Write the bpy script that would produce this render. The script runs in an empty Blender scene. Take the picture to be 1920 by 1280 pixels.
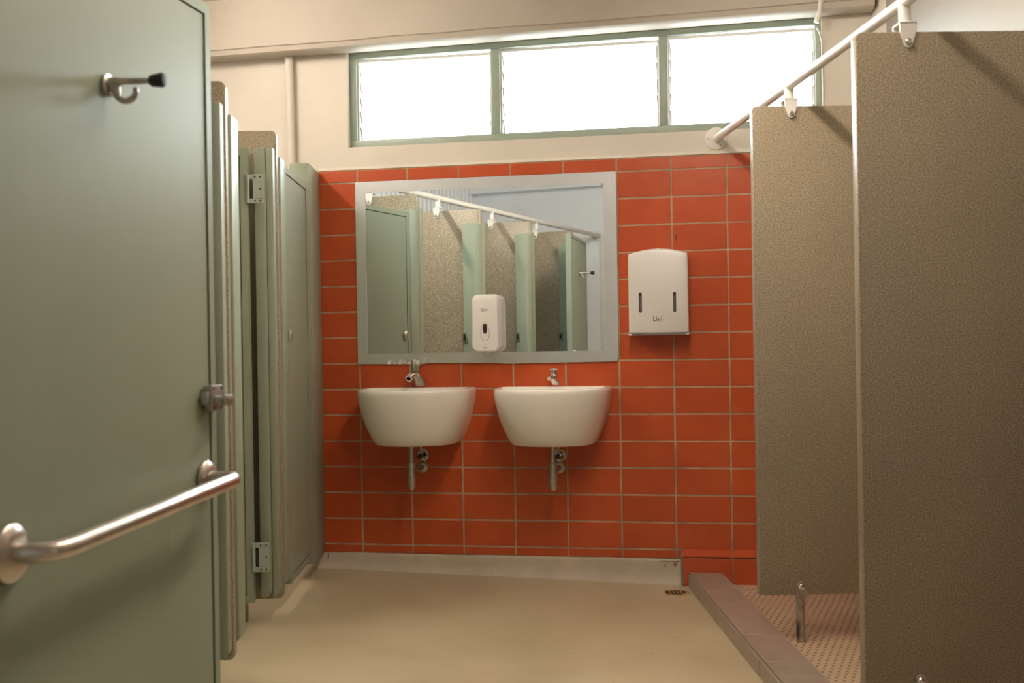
import bpy, bmesh, math, random
from mathutils import Matrix, Vector

random.seed(7)
C = bpy.context.scene.collection
scn = bpy.context.scene

# ------------------------------------------------------------------ camera
CAM_R = Vector((0.999705, -0.018315, -0.015983))
CAM_U = Vector((0.016030, 0.002417, 0.999869))
CAM_F = Vector((0.018274, 0.999829, -0.002710))
cam_d = bpy.data.cameras.new('camera')
cam = bpy.data.objects.new('camera', cam_d)
C.objects.link(cam)
cam.matrix_world = Matrix.Translation((0, 0, 1.08394)) @ Matrix((CAM_R, CAM_U, -CAM_F)).transposed().to_4x4()
cam_d.sensor_width = 36.0
cam_d.lens = 2191.87 / 1920 * 36.0
cam_d.clip_start = 0.02
cam_d.dof.use_dof = True
cam_d.dof.focus_distance = 5.3
cam_d.dof.aperture_fstop = 4.5
scn.camera = cam

# ------------------------------------------------------------------ light and exposure
SKY = 29.0
TUBE_STALL, TUBE_AISLE, TUBE_ADDED = 172.0, 120.0, 206.0
w = bpy.data.worlds.new('sky'); scn.world = w; w.use_nodes = True
bg = w.node_tree.nodes['Background']
bg.inputs[0].default_value = (0.90, 0.96, 1.0, 1)
bg.inputs[1].default_value = SKY
scn.view_settings.view_transform = 'Standard'
scn.view_settings.look = 'None'
scn.view_settings.gamma = 1.0
scn.view_settings.use_curve_mapping = False
scn.view_settings.exposure = 0.0

# ------------------------------------------------------------------ key dimensions (metres)
PHI = 0.204972                     # the tiled wall is skewed against the stall row
WALL_D = 5.42148                   # wall crosses x = 0 at this y
TW, TH = 0.245477, 0.122           # tile pitch
S0 = -0.630652                     # first vertical joint
ZR0 = 1.83                         # first full horizontal joint
XL = -0.8104                       # front line of the left stalls
Y1, PITCH = 4.5067, 0.864          # stall partitions
CEIL = 2.70
X_LEFT, X_RIGHT, Y_FRONT = -2.35, 1.68, 0.35
cP, sP = math.cos(PHI), math.sin(PHI)

def WP(s, off, z):                 # point in front of the tiled wall
    return Vector((s * cP - off * sP, WALL_D - s * sP - off * cP, z))
def ztop(s):                       # lintel line rises a little towards the showers
    return 2.455 + 0.0125 * (s + 0.67)
def wall_y(x):
    return WALL_D - x * math.tan(PHI)
def zfloor(x):
    t = min(max((x + 0.85) / 1.705, 0), 1)
    return 0.012 - 0.044 * t

portal_d = bpy.data.lights.new('window_portal', 'AREA')
portal_d.shape = 'RECTANGLE'; portal_d.size = 2.2; portal_d.size_y = 0.5
portal_d.cycles.is_portal = True
portal = bpy.data.objects.new('window_portal', portal_d); C.objects.link(portal)
pdir = Vector((-sP, -cP, 0))
portal.location = WP(0.417, -0.19, 2.23)
portal.rotation_euler = pdir.to_track_quat('-Z', 'Y').to_euler()

# ------------------------------------------------------------------ materials
MATS = {}
def nodes_mat(name):
    m = bpy.data.materials.new(name); m.use_nodes = True
    nt = m.node_tree; return m, nt, nt.nodes, nt.links, nt.nodes['Principled BSDF']
def mixrgb(N, L, fac, a, b, blend='MIX'):
    n = N.new('ShaderNodeMix'); n.data_type = 'RGBA'; n.blend_type = blend
    for s, v in ((n.inputs[0], fac), (n.inputs[6], a), (n.inputs[7], b)):
        if hasattr(v, 'is_output'): L.new(v, s)
        elif isinstance(v, (int, float)): s.default_value = v
        else: s.default_value = (*v, 1)
    return n.outputs[2]
def noise(N, L, co, scale, detail=3, rough=0.55, dist=0.0):
    n = N.new('ShaderNodeTexNoise'); n.inputs['Scale'].default_value = scale
    n.inputs['Detail'].default_value = detail; n.inputs['Roughness'].default_value = rough
    n.inputs['Distortion'].default_value = dist
    L.new(co, n.inputs['Vector']); return n.outputs['Fac']
def ramp(N, L, fac, stops):
    n = N.new('ShaderNodeValToRGB'); L.new(fac, n.inputs[0]); e = n.color_ramp.elements
    while len(e) < len(stops): e.new(0.5)
    for el, (p, c) in zip(e, stops):
        el.position = p; el.color = (*c, 1) if not isinstance(c, (int, float)) else (c, c, c, 1)
    return n.outputs[0]
def bump(N, L, h, strength, dist, bsdf):
    n = N.new('ShaderNodeBump'); n.inputs['Strength'].default_value = strength; n.inputs['Distance'].default_value = dist
    L.new(h, n.inputs['Height']); L.new(n.outputs[0], bsdf.inputs['Normal'])
def tc(N, which='Object'):
    return N.new('ShaderNodeTexCoord').outputs[which]

def paint(name, col, rough=0.5, var=0.10, scale=6, bstr=0.15, bscale=40, bdist=0.002, coat=0.0, metallic=0.0, spec=0.5, stretch=None):
    m, nt, N, L, B = nodes_mat(name)
    co = tc(N)
    if stretch:
        mp = N.new('ShaderNodeMapping'); mp.inputs['Scale'].default_value = stretch; L.new(co, mp.inputs[0]); co = mp.outputs[0]
    f = noise(N, L, co, scale, 4)
    lo = tuple(c * (1 - var) for c in col); hi = tuple(min(1, c * (1 + var)) for c in col)
    L.new(ramp(N, L, f, [(0.3, lo), (0.7, hi)]), B.inputs['Base Color'])
    B.inputs['Roughness'].default_value = rough; B.inputs['Metallic'].default_value = metallic
    B.inputs['Coat Weight'].default_value = coat; B.inputs['Specular IOR Level'].default_value = spec
    if bstr: bump(N, L, noise(N, L, co, bscale, 5), bstr, bdist, B)
    MATS[name] = m; return m

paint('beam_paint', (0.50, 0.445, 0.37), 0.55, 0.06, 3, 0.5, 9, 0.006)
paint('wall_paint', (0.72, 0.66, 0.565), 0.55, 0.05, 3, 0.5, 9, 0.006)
paint('cool_wall_paint', (0.90, 0.915, 0.93), 0.5, 0.03, 3, 0.1, 20)
paint('lining_board', (0.29, 0.255, 0.205), 0.5, 0.03, 3, 0.1, 20)
paint('ceiling_paint', (0.74, 0.68, 0.58), 0.7, 0.05, 2, 0.2, 12, 0.003)
paint('green_paint', (0.262, 0.294, 0.218), 0.43, 0.05, 2.5, 0.12, 30, 0.0012, spec=0.34, stretch=(1, 1, 0.25))
paint('window_green', (0.33, 0.39, 0.325), 0.4, 0.06, 8, 0.1, 40)
paint('white_enamel', (0.80, 0.77, 0.72), 0.32, 0.04, 20, 0.15, 60, 0.001)
paint('ceramic', (0.91, 0.87, 0.79), 0.16, 0.01, 3, 0.0, coat=0.4)
paint('white_plastic', (0.80, 0.77, 0.74), 0.3, 0.01, 3, 0.0)
paint('dark_plastic', (0.045, 0.03, 0.03), 0.2, 0.02, 3, 0.0)
paint('grey_print', (0.12, 0.10, 0.10), 0.5, 0.02, 3, 0.0)
paint('black_rubber', (0.012, 0.012, 0.013), 0.45, 0.1, 30, 0.0)
paint('chrome', (0.80, 0.79, 0.77), 0.09, 0.04, 20, 0.0, metallic=1.0)
paint('old_chrome', (0.50, 0.47, 0.43), 0.33, 0.25, 45, 0.25, 90, 0.0008, metallic=1.0)
paint('brushed_steel', (0.62, 0.56, 0.50), 0.30, 0.10, 30, 0.1, 80, 0.0006, metallic=1.0)
paint('zinc', (0.42, 0.40, 0.37), 0.4, 0.15, 40, 0.1, 90, 0.0006, metallic=1.0)
paint('foil', (0.92, 0.92, 0.93), 0.27, 0.05, 5, 0.15, 14, 0.002, metallic=0.85)
paint('grout', (0.41, 0.295, 0.195), 0.85, 0.30, 9, 0.3, 90, 0.001)
paint('cove_paint', (0.54, 0.46, 0.36), 0.5, 0.10, 9, 0.4, 16, 0.005)
paint('rust_stain', (0.34, 0.20, 0.08), 0.8, 0.4, 30, 0.3, 60, 0.001)
paint('dark_hole', (0.02, 0.014, 0.01), 0.9, 0.3, 30, 0.0)
paint('kerb_ceramic', (0.30, 0.235, 0.185), 0.33, 0.10, 12, 0.1, 60, 0.0008)
paint('kerb_grout', (0.10, 0.085, 0.06), 0.85, 0.2, 20, 0.2, 60)
paint('brown_edge', (0.20, 0.17, 0.12), 0.6, 0.2, 20, 0.2, 60)

def tile_mat():
    m, nt, N, L, B = nodes_mat('red_tile')
    info = N.new('ShaderNodeObjectInfo')
    co = tc(N, 'Object')
    add = N.new('ShaderNodeVectorMath'); add.operation = 'ADD'
    L.new(co, add.inputs[0]); L.new(info.outputs['Location'], add.inputs[1])
    f = noise(N, L, add.outputs[0], 7, 4)
    base = ramp(N, L, f, [(0.25, (0.47, 0.070, 0.018)), (0.75, (0.55, 0.096, 0.028))])
    tint = ramp(N, L, info.outputs['Random'], [(0, (0.90, 0.90, 0.90)), (1, (1.0, 1.0, 1.0))])
    L.new(mixrgb(N, L, 1.0, base, tint, 'MULTIPLY'), B.inputs['Base Color'])
    B.inputs['Roughness'].default_value = 0.30
    B.inputs['Specular IOR Level'].default_value = 0.45
    bump(N, L, noise(N, L, add.outputs[0], 11, 3), 0.12, 0.003, B)
    MATS['red_tile'] = m
tile_mat()

def terrazzo():
    m, nt, N, L, B = nodes_mat('terrazzo')
    co = tc(N)
    f1 = noise(N, L, co, 260, 2, 0.5)
    f2 = noise(N, L, co, 2.2, 4)
    f3 = noise(N, L, co, 520, 1, 0.5)
    c = ramp(N, L, f1, [(0.32, (0.15, 0.115, 0.075)), (0.46, (0.30, 0.245, 0.168)), (0.57, (0.37, 0.305, 0.213)), (0.69, (0.55, 0.475, 0.355))])
    c = mixrgb(N, L, ramp(N, L, f3, [(0.66, 0.0), (0.72, 0.75)]), c, (0.07, 0.05, 0.035))
    c = mixrgb(N, L, 1.0, c, ramp(N, L, f2, [(0.3, 0.86), (0.7, 1.0)]), 'MULTIPLY')
    L.new(c, B.inputs['Base Color'])
    B.inputs['Roughness'].default_value = 0.30
    bump(N, L, f1, 0.10, 0.001, B)
    MATS['terrazzo'] = m
terrazzo()

def floor_mat():
    m, nt, N, L, B = nodes_mat('painted_concrete')
    co = tc(N)
    f = noise(N, L, co, 1.6, 5, 0.6, 0.4)
    c = ramp(N, L, f, [(0.30, (0.42, 0.345, 0.22)), (0.55, (0.50, 0.42, 0.275)), (0.75, (0.54, 0.455, 0.305))])
    s = noise(N, L, co, 23, 3, 0.6)
    c = mixrgb(N, L, ramp(N, L, s, [(0.70, 0.0), (0.76, 0.45)]), c, (0.22, 0.15, 0.08))
    d = noise(N, L, co, 60, 1, 0.4)
    c = mixrgb(N, L, ramp(N, L, d, [(0.79, 0.0), (0.81, 0.8)]), c, (0.10, 0.07, 0.04))
    L.new(c, B.inputs['Base Color'])
    L.new(ramp(N, L, f, [(0.3, 0.34), (0.7, 0.46)]), B.inputs['Roughness'])
    bump(N, L, noise(N, L, co, 8, 5), 0.15, 0.004, B)
    MATS['painted_concrete'] = m
floor_mat()

def stud_mat():                                 # vinyl with rows of small dark pits
    m, nt, N, L, B = nodes_mat('studded_vinyl')
    co = tc(N)
    mp = N.new('ShaderNodeMapping'); mp.inputs['Rotation'].default_value = (0, 0, 0.0); mp.inputs['Scale'].default_value = (1 / 0.027, 1 / 0.066, 0)
    L.new(co, mp.inputs[0])
    def cell(offx, offy):
        a = N.new('ShaderNodeVectorMath'); a.operation = 'ADD'; a.inputs[1].default_value = (offx, offy, 0); L.new(mp.outputs[0], a.inputs[0])
        fr = N.new('ShaderNodeVectorMath'); fr.operation = 'FRACTION'; L.new(a.outputs[0], fr.inputs[0])
        su = N.new('ShaderNodeVectorMath'); su.operation = 'SUBTRACT'; su.inputs[1].default_value = (0.5, 0.5, 0); L.new(fr.outputs[0], su.inputs[0])
        le = N.new('ShaderNodeVectorMath'); le.operation = 'LENGTH'; L.new(su.outputs[0], le.inputs[0])
        return le.outputs['Value']
    mn = N.new('ShaderNodeMath'); mn.operation = 'MINIMUM'; L.new(cell(0, 0), mn.inputs[0]); L.new(cell(0.5, 0.5), mn.inputs[1])
    dot = ramp(N, L, mn.outputs[0], [(0.12, 0.85), (0.19, 0.0)])
    f = noise(N, L, co, 4, 4)
    base = ramp(N, L, f, [(0.3, (0.46, 0.33, 0.215)), (0.7, (0.56, 0.41, 0.28))])
    L.new(mixrgb(N, L, dot, base, (0.10, 0.065, 0.04)), B.inputs['Base Color'])
    B.inputs['Roughness'].default_value = 0.5
    bump(N, L, mn.outputs[0], 0.35, 0.002, B)
    MATS['studded_vinyl'] = m
stud_mat()

def simple(name, build):
    m = bpy.data.materials.new(name); m.use_nodes = True; nt = m.node_tree
    for n in list(nt.nodes): nt.nodes.remove(n)
    out = nt.nodes.new('ShaderNodeOutputMaterial'); build(nt.nodes, nt.links, out); MATS[name] = m
def _mirror(N, L, out):
    g = N.new('ShaderNodeBsdfGlossy'); g.inputs['Color'].default_value = (0.92, 0.945, 0.925, 1); g.inputs['Roughness'].default_value = 0.004
    L.new(g.outputs[0], out.inputs[0])
simple('mirror_glass', _mirror)
def _pane(N, L, out):
    t = N.new('ShaderNodeBsdfTransparent'); t.inputs[0].default_value = (0.93, 0.96, 0.95, 1)
    g = N.new('ShaderNodeBsdfGlossy'); g.inputs['Roughness'].default_value = 0.05
    fr = N.new('ShaderNodeFresnel'); fr.inputs[0].default_value = 1.45
    x = N.new('ShaderNodeMixShader'); L.new(fr.outputs[0], x.inputs[0]); L.new(t.outputs[0], x.inputs[1]); L.new(g.outputs[0], x.inputs[2])
    L.new(x.outputs[0], out.inputs[0])
simple('louvre_glass', _pane)
def tube_mat(name, strength):
    def f(N, L, out):
        e = N.new('ShaderNodeEmission'); e.inputs[0].default_value = (1.0, 0.865, 0.735, 1); e.inputs[1].default_value = strength
        L.new(e.outputs[0], out.inputs[0])
    simple(name, f)
tube_mat('lamp_tube_stall', TUBE_STALL); tube_mat('lamp_tube_aisle', TUBE_AISLE); tube_mat('lamp_tube_added', TUBE_ADDED)

# ------------------------------------------------------------------ mesh helpers
class MB:
    def __init__(s): s.v = []; s.f = []
    def add(s, vs, fs):
        o = len(s.v); s.v += [tuple(p) for p in vs]; s.f += [tuple(i + o for i in q) for q in fs]; return s
    def box(s, x0, x1, y0, y1, z0, z1):
        vs = [(x, y, z) for x in (x0, x1) for y in (y0, y1) for z in (z0, z1)]
        return s.add(vs, [(0, 1, 3, 2), (4, 6, 7, 5), (0, 4, 5, 1), (2, 3, 7, 6), (0, 2, 6, 4), (1, 5, 7, 3)])
    def prism(s, poly, a0, a1, axis='y'):        # poly in the two other axes
        def P(p, a): return {'y': (p[0], a, p[1]), 'x': (a, p[0], p[1]), 'z': (p[0], p[1], a)}[axis]
        n = len(poly); vs = [P(p, a0) for p in poly] + [P(p, a1) for p in poly]
        fs = [tuple(range(n)), tuple(range(2 * n - 1, n - 1, -1))] + [(i, i + n, (i + 1) % n + n, (i + 1) % n) for i in range(n)]
        return s.add(vs, fs)
    def loft(s, loops, cap0=True, cap1=True):
        n = len(loops[0]); vs = [p for l in loops for p in l]; fs = []
        for k in range(len(loops) - 1):
            for i in range(n):
                j = (i + 1) % n; fs.append((k * n + i, k * n + j, (k + 1) * n + j, (k + 1) * n + i))
        if cap0: fs.append(tuple(range(n - 1, -1, -1)))
        if cap1: fs.append(tuple(range((len(loops) - 1) * n, len(loops) * n)))
        return s.add(vs, fs)
    def sweep(s, pts, radii, n=16, caps=True):
        pts = [Vector(p) for p in pts]
        if isinstance(radii, (int, float)): radii = [radii] * len(pts)
        loops = []; ref = None
        for i, p in enumerate(pts):
            d = (pts[min(i + 1, len(pts) - 1)] - pts[max(i - 1, 0)])
            if d.length < 1e-9: d = pts[-1] - pts[0]
            d.normalize()
            if ref is None:
                ref = Vector((0, 0, 1)) if abs(d.z) < 0.9 else Vector((1, 0, 0))
            a = d.cross(ref).normalized(); b = a.cross(d).normalized(); ref = b
            loops.append([p + (a * math.cos(2 * math.pi * k / n) + b * math.sin(2 * math.pi * k / n)) * radii[i] for k in range(n)])
        return s.loft(loops, caps, caps)
    def lathe(s, prof, origin, axis, n=20):      # prof = (distance along axis, radius)
        o = Vector(origin); ax = Vector(axis).normalized()
        ref = Vector((0, 0, 1)) if abs(ax.z) < 0.9 else Vector((1, 0, 0))
        a = ax.cross(ref).normalized(); b = a.cross(ax).normalized()
        loops = [[o + ax * t + (a * math.cos(2 * math.pi * k / n) + b * math.sin(2 * math.pi * k / n)) * r for k in range(n)] for t, r in prof]
        return s.loft(loops)
    def mesh(s, name, bev=0.0, seg=2, smooth=False):
        me = bpy.data.meshes.new(name); me.from_pydata(s.v, [], s.f)
        bm = bmesh.new(); bm.from_mesh(me)
        bmesh.ops.recalc_face_normals(bm, faces=bm.faces)
        if bev:
            ed = [e for e in bm.edges if len(e.link_faces) == 2 and e.calc_face_angle(0) > 0.6]
            bmesh.ops.bevel(bm, geom=ed, offset=bev, segments=seg, profile=0.5, affect='EDGES', clamp_overlap=True)
        if smooth or bev:
            for f in bm.faces: f.smooth = True
            for e in bm.edges:
                if len(e.link_faces) == 2 and e.calc_face_angle(0) > 0.62: e.smooth = False
        bm.to_mesh(me); bm.free(); return me
    def build(s, name, mat, parent=None, bev=0.0, seg=2, smooth=False, label=None):
        return link(name, s.mesh(name, bev, seg, smooth), mat, parent, label)

def link(name, me, mat, parent=None, label=None):
    o = bpy.data.objects.new(name, me); C.objects.link(o)
    if not me.materials: me.materials.append(MATS[mat])
    if parent is not None: o.parent = parent
    if label: o['label'] = label
    return o
def thing(name, label, cat, loc=(0, 0, 0), rotz=0.0, group=None):
    o = bpy.data.objects.new(name, None); C.objects.link(o)
    o.empty_display_size = 0.1
    o.location = loc; o.rotation_euler = (0, 0, rotz); o['label'] = label; o['category'] = cat; o['kind'] = 'thing'
    if group: o['group'] = group
    return o
def tag(o, label, cat, group=None):
    o['label'] = label; o['category'] = cat
    if group: o['group'] = group
    return o
def struct(o, label=None):
    o['kind'] = 'structure'
    if label: o['label'] = label
    return o
def place_wall(o):                               # local x = along the wall, local -y = out of it
    o.location = (0, WALL_D, 0); o.rotation_euler = (0, 0, -PHI); return o
def wall_thing(name, label, cat, s, off, z, group=None):
    return thing(name, label, cat, WP(s, off, z), -PHI, group)
def arc(cx, cy, r, a0, a1, n):
    return [(cx + r * math.cos(math.radians(a0 + (a1 - a0) * i / n)), cy + r * math.sin(math.radians(a0 + (a1 - a0) * i / n))) for i in range(n + 1)]
def rrect(x0, x1, z0, z1, r, n=4):
    return arc(x1 - r, z1 - r, r, 0, 90, n) + arc(x0 + r, z1 - r, r, 90, 180, n) + arc(x0 + r, z0 + r, r, 180, 270, n) + arc(x1 - r, z0 + r, r, 270, 360, n)

# ================================================================== the setting
# floor: falls gently towards the shower kerb
m = MB()
xs = [X_LEFT, -0.85, 0.0, 0.86]
for a, b in zip(xs[:-1], xs[1:]):
    m.add([(a, -1.6, zfloor(a)), (b, -1.6, zfloor(b)), (b, wall_y(b) + 0.02, zfloor(b)), (a, wall_y(a) + 0.02, zfloor(a))], [(0, 1, 2, 3)])
m.add([(0.86, 0.5, -0.032), (1.0, 0.5, -0.032), (1.0, wall_y(1.0) + 0.02, -0.032), (0.86, wall_y(0.86) + 0.02, -0.032)], [(0, 1, 2, 3)])
m.add([(0.86, -1.6, -0.032), (X_RIGHT, -1.6, -0.032), (X_RIGHT, 0.5, -0.032), (0.86, 0.5, -0.032)], [(0, 1, 2, 3)])
struct(m.build('floor', 'painted_concrete'), 'beige painted concrete floor')
m = MB()
m.prism([(0.99, 0.45), (X_RIGHT, 0.45), (X_RIGHT, wall_y(X_RIGHT) + 0.02), (0.99, wall_y(0.99) + 0.02)], -0.08, -0.021, 'z')
struct(m.build('shower_floor', 'studded_vinyl'), 'pinkish beige studded vinyl floor of the showers')
m = MB().box(X_LEFT - 0.1, X_RIGHT + 0.1, -1.7, 6.1, CEIL, CEIL + 0.1)
struct(m.build('ceiling', 'ceiling_paint'), 'cream painted ceiling')

# tiled wall with the high window opening
WS0, WS1, WZ0 = -0.675, 1.506, 2.0
m = MB()
m.box(-2.6, 1.76, 0, 0.2, -0.1, WZ0)
m.prism([(-2.6, WZ0), (WS0, WZ0), (WS0, ztop(WS0)), (-2.6, ztop(-2.6))], 0, 0.2, 'y')
m.prism([(WS1, WZ0), (1.76, WZ0), (1.76, ztop(1.76)), (WS1, ztop(WS1))], 0, 0.2, 'y')
m.prism([(-2.6, ztop(-2.6)), (1.76, ztop(1.76)), (1.76, 2.8), (-2.6, 2.8)], 0, 0.2, 'y')
wall_back = struct(place_wall(m.build('wall_back', 'wall_paint')), 'cream plaster wall above orange-red tiles')

# grout bed and single tiles
G, TT = 0.0057, 0.009
m = MB().box(-0.836, 1.70, -0.0078, 0.0, 0.082, 1.892)
grout = m.build('grout_bed', 'grout', wall_back)
def tile_mesh(wd, ht, t=TT, b=0.0022):
    return MB().box(-wd / 2, wd / 2, -t, 0, -ht / 2, ht / 2).mesh('tile', b, 1)
CACHE = {}
def put_tile(parent, s0, s1, z0, z1, yoff=0.0):
    key = (round(s1 - s0, 4), round(z1 - z0, 4))
    if key not in CACHE: CACHE[key] = tile_mesh(s1 - s0 - G, z1 - z0 - G)
    o = link('tile', CACHE[key], 'red_tile', parent)
    o.location = ((s0 + s1) / 2, yoff + random.uniform(-0.0006, 0.0003), (z0 + z1) / 2)
    o.rotation_euler = (random.uniform(-.003, .003), 0, random.uniform(-.0015, .0015))
    return o
cols = [(-0.836, S0)] + [(S0 + k * TW, S0 + (k + 1) * TW) for k in range(9)] + [(S0 + 9 * TW, 1.70)]
rows = [(ZR0, 1.892)] + [(ZR0 - (r + 1) * TH, ZR0 - r * TH) for r in range(14)] + [(0.080, ZR0 - 14 * TH)]
for (a, b) in cols:
    for (z0, z1) in rows:
        if a > -0.60 and b < 0.58 and z0 > 1.0 and z1 < 1.80: continue          # behind the mirror
        if a > 0.9 and z0 < 0.1: continue                                        # behind the shower step
        put_tile(wall_back, a, b, z0, z1)
# cream line of plaster over the tiles
m = MB().prism([(-0.0105, 1.893), (0, 1.893), (0, 1.908), (-0.003, 1.906)], -0.82, 1.70, 'x')
m.build('plaster_lip', 'wall_paint', wall_back, smooth=True)

# tiled step at the shower end of the wall
step = thing('tiled_step', 'low sloping step of red tiles at the wall end of the shower kerb', 'tiled step', WP(0.868, 0, -0.03), -PHI)
m = MB().prism([(-0.040, 0.0), (0.0, 0.0), (0.0, 0.150), (-0.040, 0.124)], 0.0, 0.83, 'x')
m.build('bed', 'grout', step)
m = MB().prism([(-0.044, 0.0), (0.0, 0.0), (0.0, 0.157), (-0.044, 0.131)], -0.007, 0.0, 'x')
m.build('end_strip', 'brown_edge', step)
for a, b in ((0.0, 0.2195), (0.2195, 0.465), (0.465, 0.7105)):
    MB().box(a + .003, b - .003, -0.048, -0.040, 0.0, 0.121).build('tile', 'red_tile', step, 0.002, 1)
    MB().prism([(-0.047, 0.1275), (-0.047, 0.1335), (-0.001, 0.1605), (-0.001, 0.152)], a + .003, b - .003, 'x').build('tile', 'red_tile', step)

# coved skirting under the tiles
m = MB()
loops = []
for i in range(25):
    s = -0.86 + i * (0.866 + 0.86) / 24
    zf = zfloor(s * cP)
    jag = random.uniform(-.0016, .0016)
    prof = [(0.0, 0.0815 + jag), (-0.014, 0.0805 + jag), (-0.017, 0.074)]
    for q in range(6):
        a = q / 5
        prof.append((-0.018 - 0.020 * a ** 2.2, 0.070 + (zf - 0.070) * a ** 0.85))
    prof += [(-0.052, zf + 0.0006), (-0.052, zf - 0.03), (0.0, zf - 0.03)]
    loops.append([(s, p[0], p[1]) for p in prof])
m.loft(loops)
struct(place_wall(m.build('baseboard_back', 'cove_paint', smooth=True)), 'cream coved skirting under the orange tiles')

cove = bpy.data.objects['baseboard_back']
def blob(cx, cz, rx, rz, off, n=11):
    return [(cx + rx * math.cos(2 * math.pi * i / n) * random.uniform(.55, 1.15), cz + rz * math.sin(2 * math.pi * i / n) * random.uniform(.55, 1.15)) for i in range(n)]
for cx, cz, rx, rz, off in ((0.835, 0.060, 0.012, 0.010, 0.0195), (0.800, 0.072, 0.045, 0.0035, 0.0182), (0.848, 0.072, 0.010, 0.004, 0.0182), (0.79, 0.052, 0.004, 0.010, 0.0200)):
    MB().prism(blob(cx, cz, rx, rz, off), -off - 0.0016, -off + 0.001, 'y').build('flaking_paint', 'rust_stain', cove)
MB().prism([(-0.800, 0.078), (-0.797, 0.078), (-0.799, 0.050), (-0.8015, 0.050)], -0.0225, -0.017, 'y').build('crack', 'dark_hole', cove)
MB().prism([(0.858, 1.535), (0.861, 1.536), (0.862, 1.520), (0.8605, 1.505), (0.859, 1.520)], -0.0097, -0.0088, 'y').build('chip_mark', 'dark_hole', wall_back)

# lintel beam over the window
m = MB()
loops = []
for i in range(33):
    s = -2.55 + i * (1.72 + 2.55) / 32
    z = ztop(s) - 0.008
    j = random.uniform(-.0025, .0025)
    loops.append([(s, p, q) for p, q in ((0.0, z), (-0.105, z - 0.004), (-0.118, z + 0.004), (-0.123, z + 0.026 + j), (-0.130, z + 0.030 + j), (-0.130, 2.75), (0.0, 2.75))])
m.loft(loops)
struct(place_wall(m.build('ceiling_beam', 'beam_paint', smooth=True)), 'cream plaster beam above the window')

# other walls
m = MB()                                          # profiled sheet behind the stalls
n = int((5.95 - Y_FRONT) / 0.04)
prof = []
for i in range(n + 1):
    y = Y_FRONT + i * 0.04; k = i % 2
    prof += [(X_LEFT + (0.018 if k else 0.0), y + 0.004), (X_LEFT + (0.018 if k else 0.0), y + 0.036)]
m.prism([(X_LEFT - 0.1, Y_FRONT)] + prof + [(X_LEFT - 0.1, prof[-1][1])], -0.1, 2.8, 'z')
struct(m.build('wall_left', 'cool_wall_paint'), 'white ribbed sheet wall behind the stalls')
m = MB().box(X_LEFT - 0.1, -1.05, Y_FRONT - 0.10, Y_FRONT, -0.1, 2.8)
m.box(0.95, X_RIGHT + 0.1, Y_FRONT - 0.10, Y_FRONT, -0.1, 2.8)
struct(m.build('wall_front', 'cool_wall_paint'), 'smooth white wall at the other end of the stalls')
m = MB().box(X_LEFT + 0.02, -1.05, Y_FRONT, Y_FRONT + 0.14, 2.425, 2.72)
struct(m.build('trim_1', 'cool_wall_paint'), 'white boxed beam along the top of the white end wall')
m = MB().box(-1.115, -1.035, Y_FRONT - 0.11, Y_FRONT + 0.012, 0.0, 2.0)
struct(m.build('trim_2', 'white_enamel', bev=0.004), 'white metal corner strip at the end of the white wall')
m = MB().box(X_RIGHT, X_RIGHT + 0.1, -1.6, 5.25, -0.1, 2.8)
struct(m.build('wall_right', 'wall_paint'), 'cream wall behind the showers')
m = MB().box(X_RIGHT - 0.006, X_RIGHT, Y_FRONT + 0.02, 4.86, 0.0, 2.69)
m.build('lining_sheet', 'lining_board', bpy.data.objects['wall_right'], 0.002, 1)
m = MB().box(-1.15, -1.05, -1.6, Y_FRONT - 0.1, -0.1, 2.8).box(-1.15, X_RIGHT, -1.7, -1.6, -0.1, 2.8)
struct(m.build('wall_rear', 'cool_wall_paint'), 'white wall of the entrance passage')

# vertical pipe on the wall
pipe = wall_thing('wall_pipe', 'cream painted vertical pipe on the plaster wall left of the window', 'pipe', -0.955, 0.022, 1.2)
m = MB().sweep([(0.012, 0, 0), (0.0, 0, ztop(-0.955) - 0.012 - 1.2)], 0.020, 16); m.build('tube', 'wall_paint', pipe, smooth=True)

# ================================================================== window
win = place_wall(bpy.data.objects.new('window_1', None)); C.objects.link(win)
struct(win, 'long high louvre window in a green frame')
F0, F1 = 0.035, 0.095                              # frame depth inside the wall
def frame_piece(name, poly): MB().prism(poly, F0, F1, 'y').build(name, 'window_green', win, 0.003, 2)
frame_piece('sill', [(WS0, WZ0), (WS1, WZ0), (WS1, WZ0 + 0.038), (WS0, WZ0 + 0.038)])
frame_piece('head', [(WS0, ztop(WS0) - 0.030), (WS1, ztop(WS1) - 0.030), (WS1, ztop(WS1)), (WS0, ztop(WS0))])
bays = [(-0.640, 0.014), (0.056, 0.792), (0.832, 1.481)]
for a, b in ((WS0, -0.640), (0.014, 0.056), (0.792, 0.832), (1.481, WS1)):
    frame_piece('stile' if a in (WS0, 1.481) else 'mullion', [(a, WZ0 + 0.038), (b, WZ0 + 0.038), (b, ztop(b) - 0.030), (a, ztop(a) - 0.030)])
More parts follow.
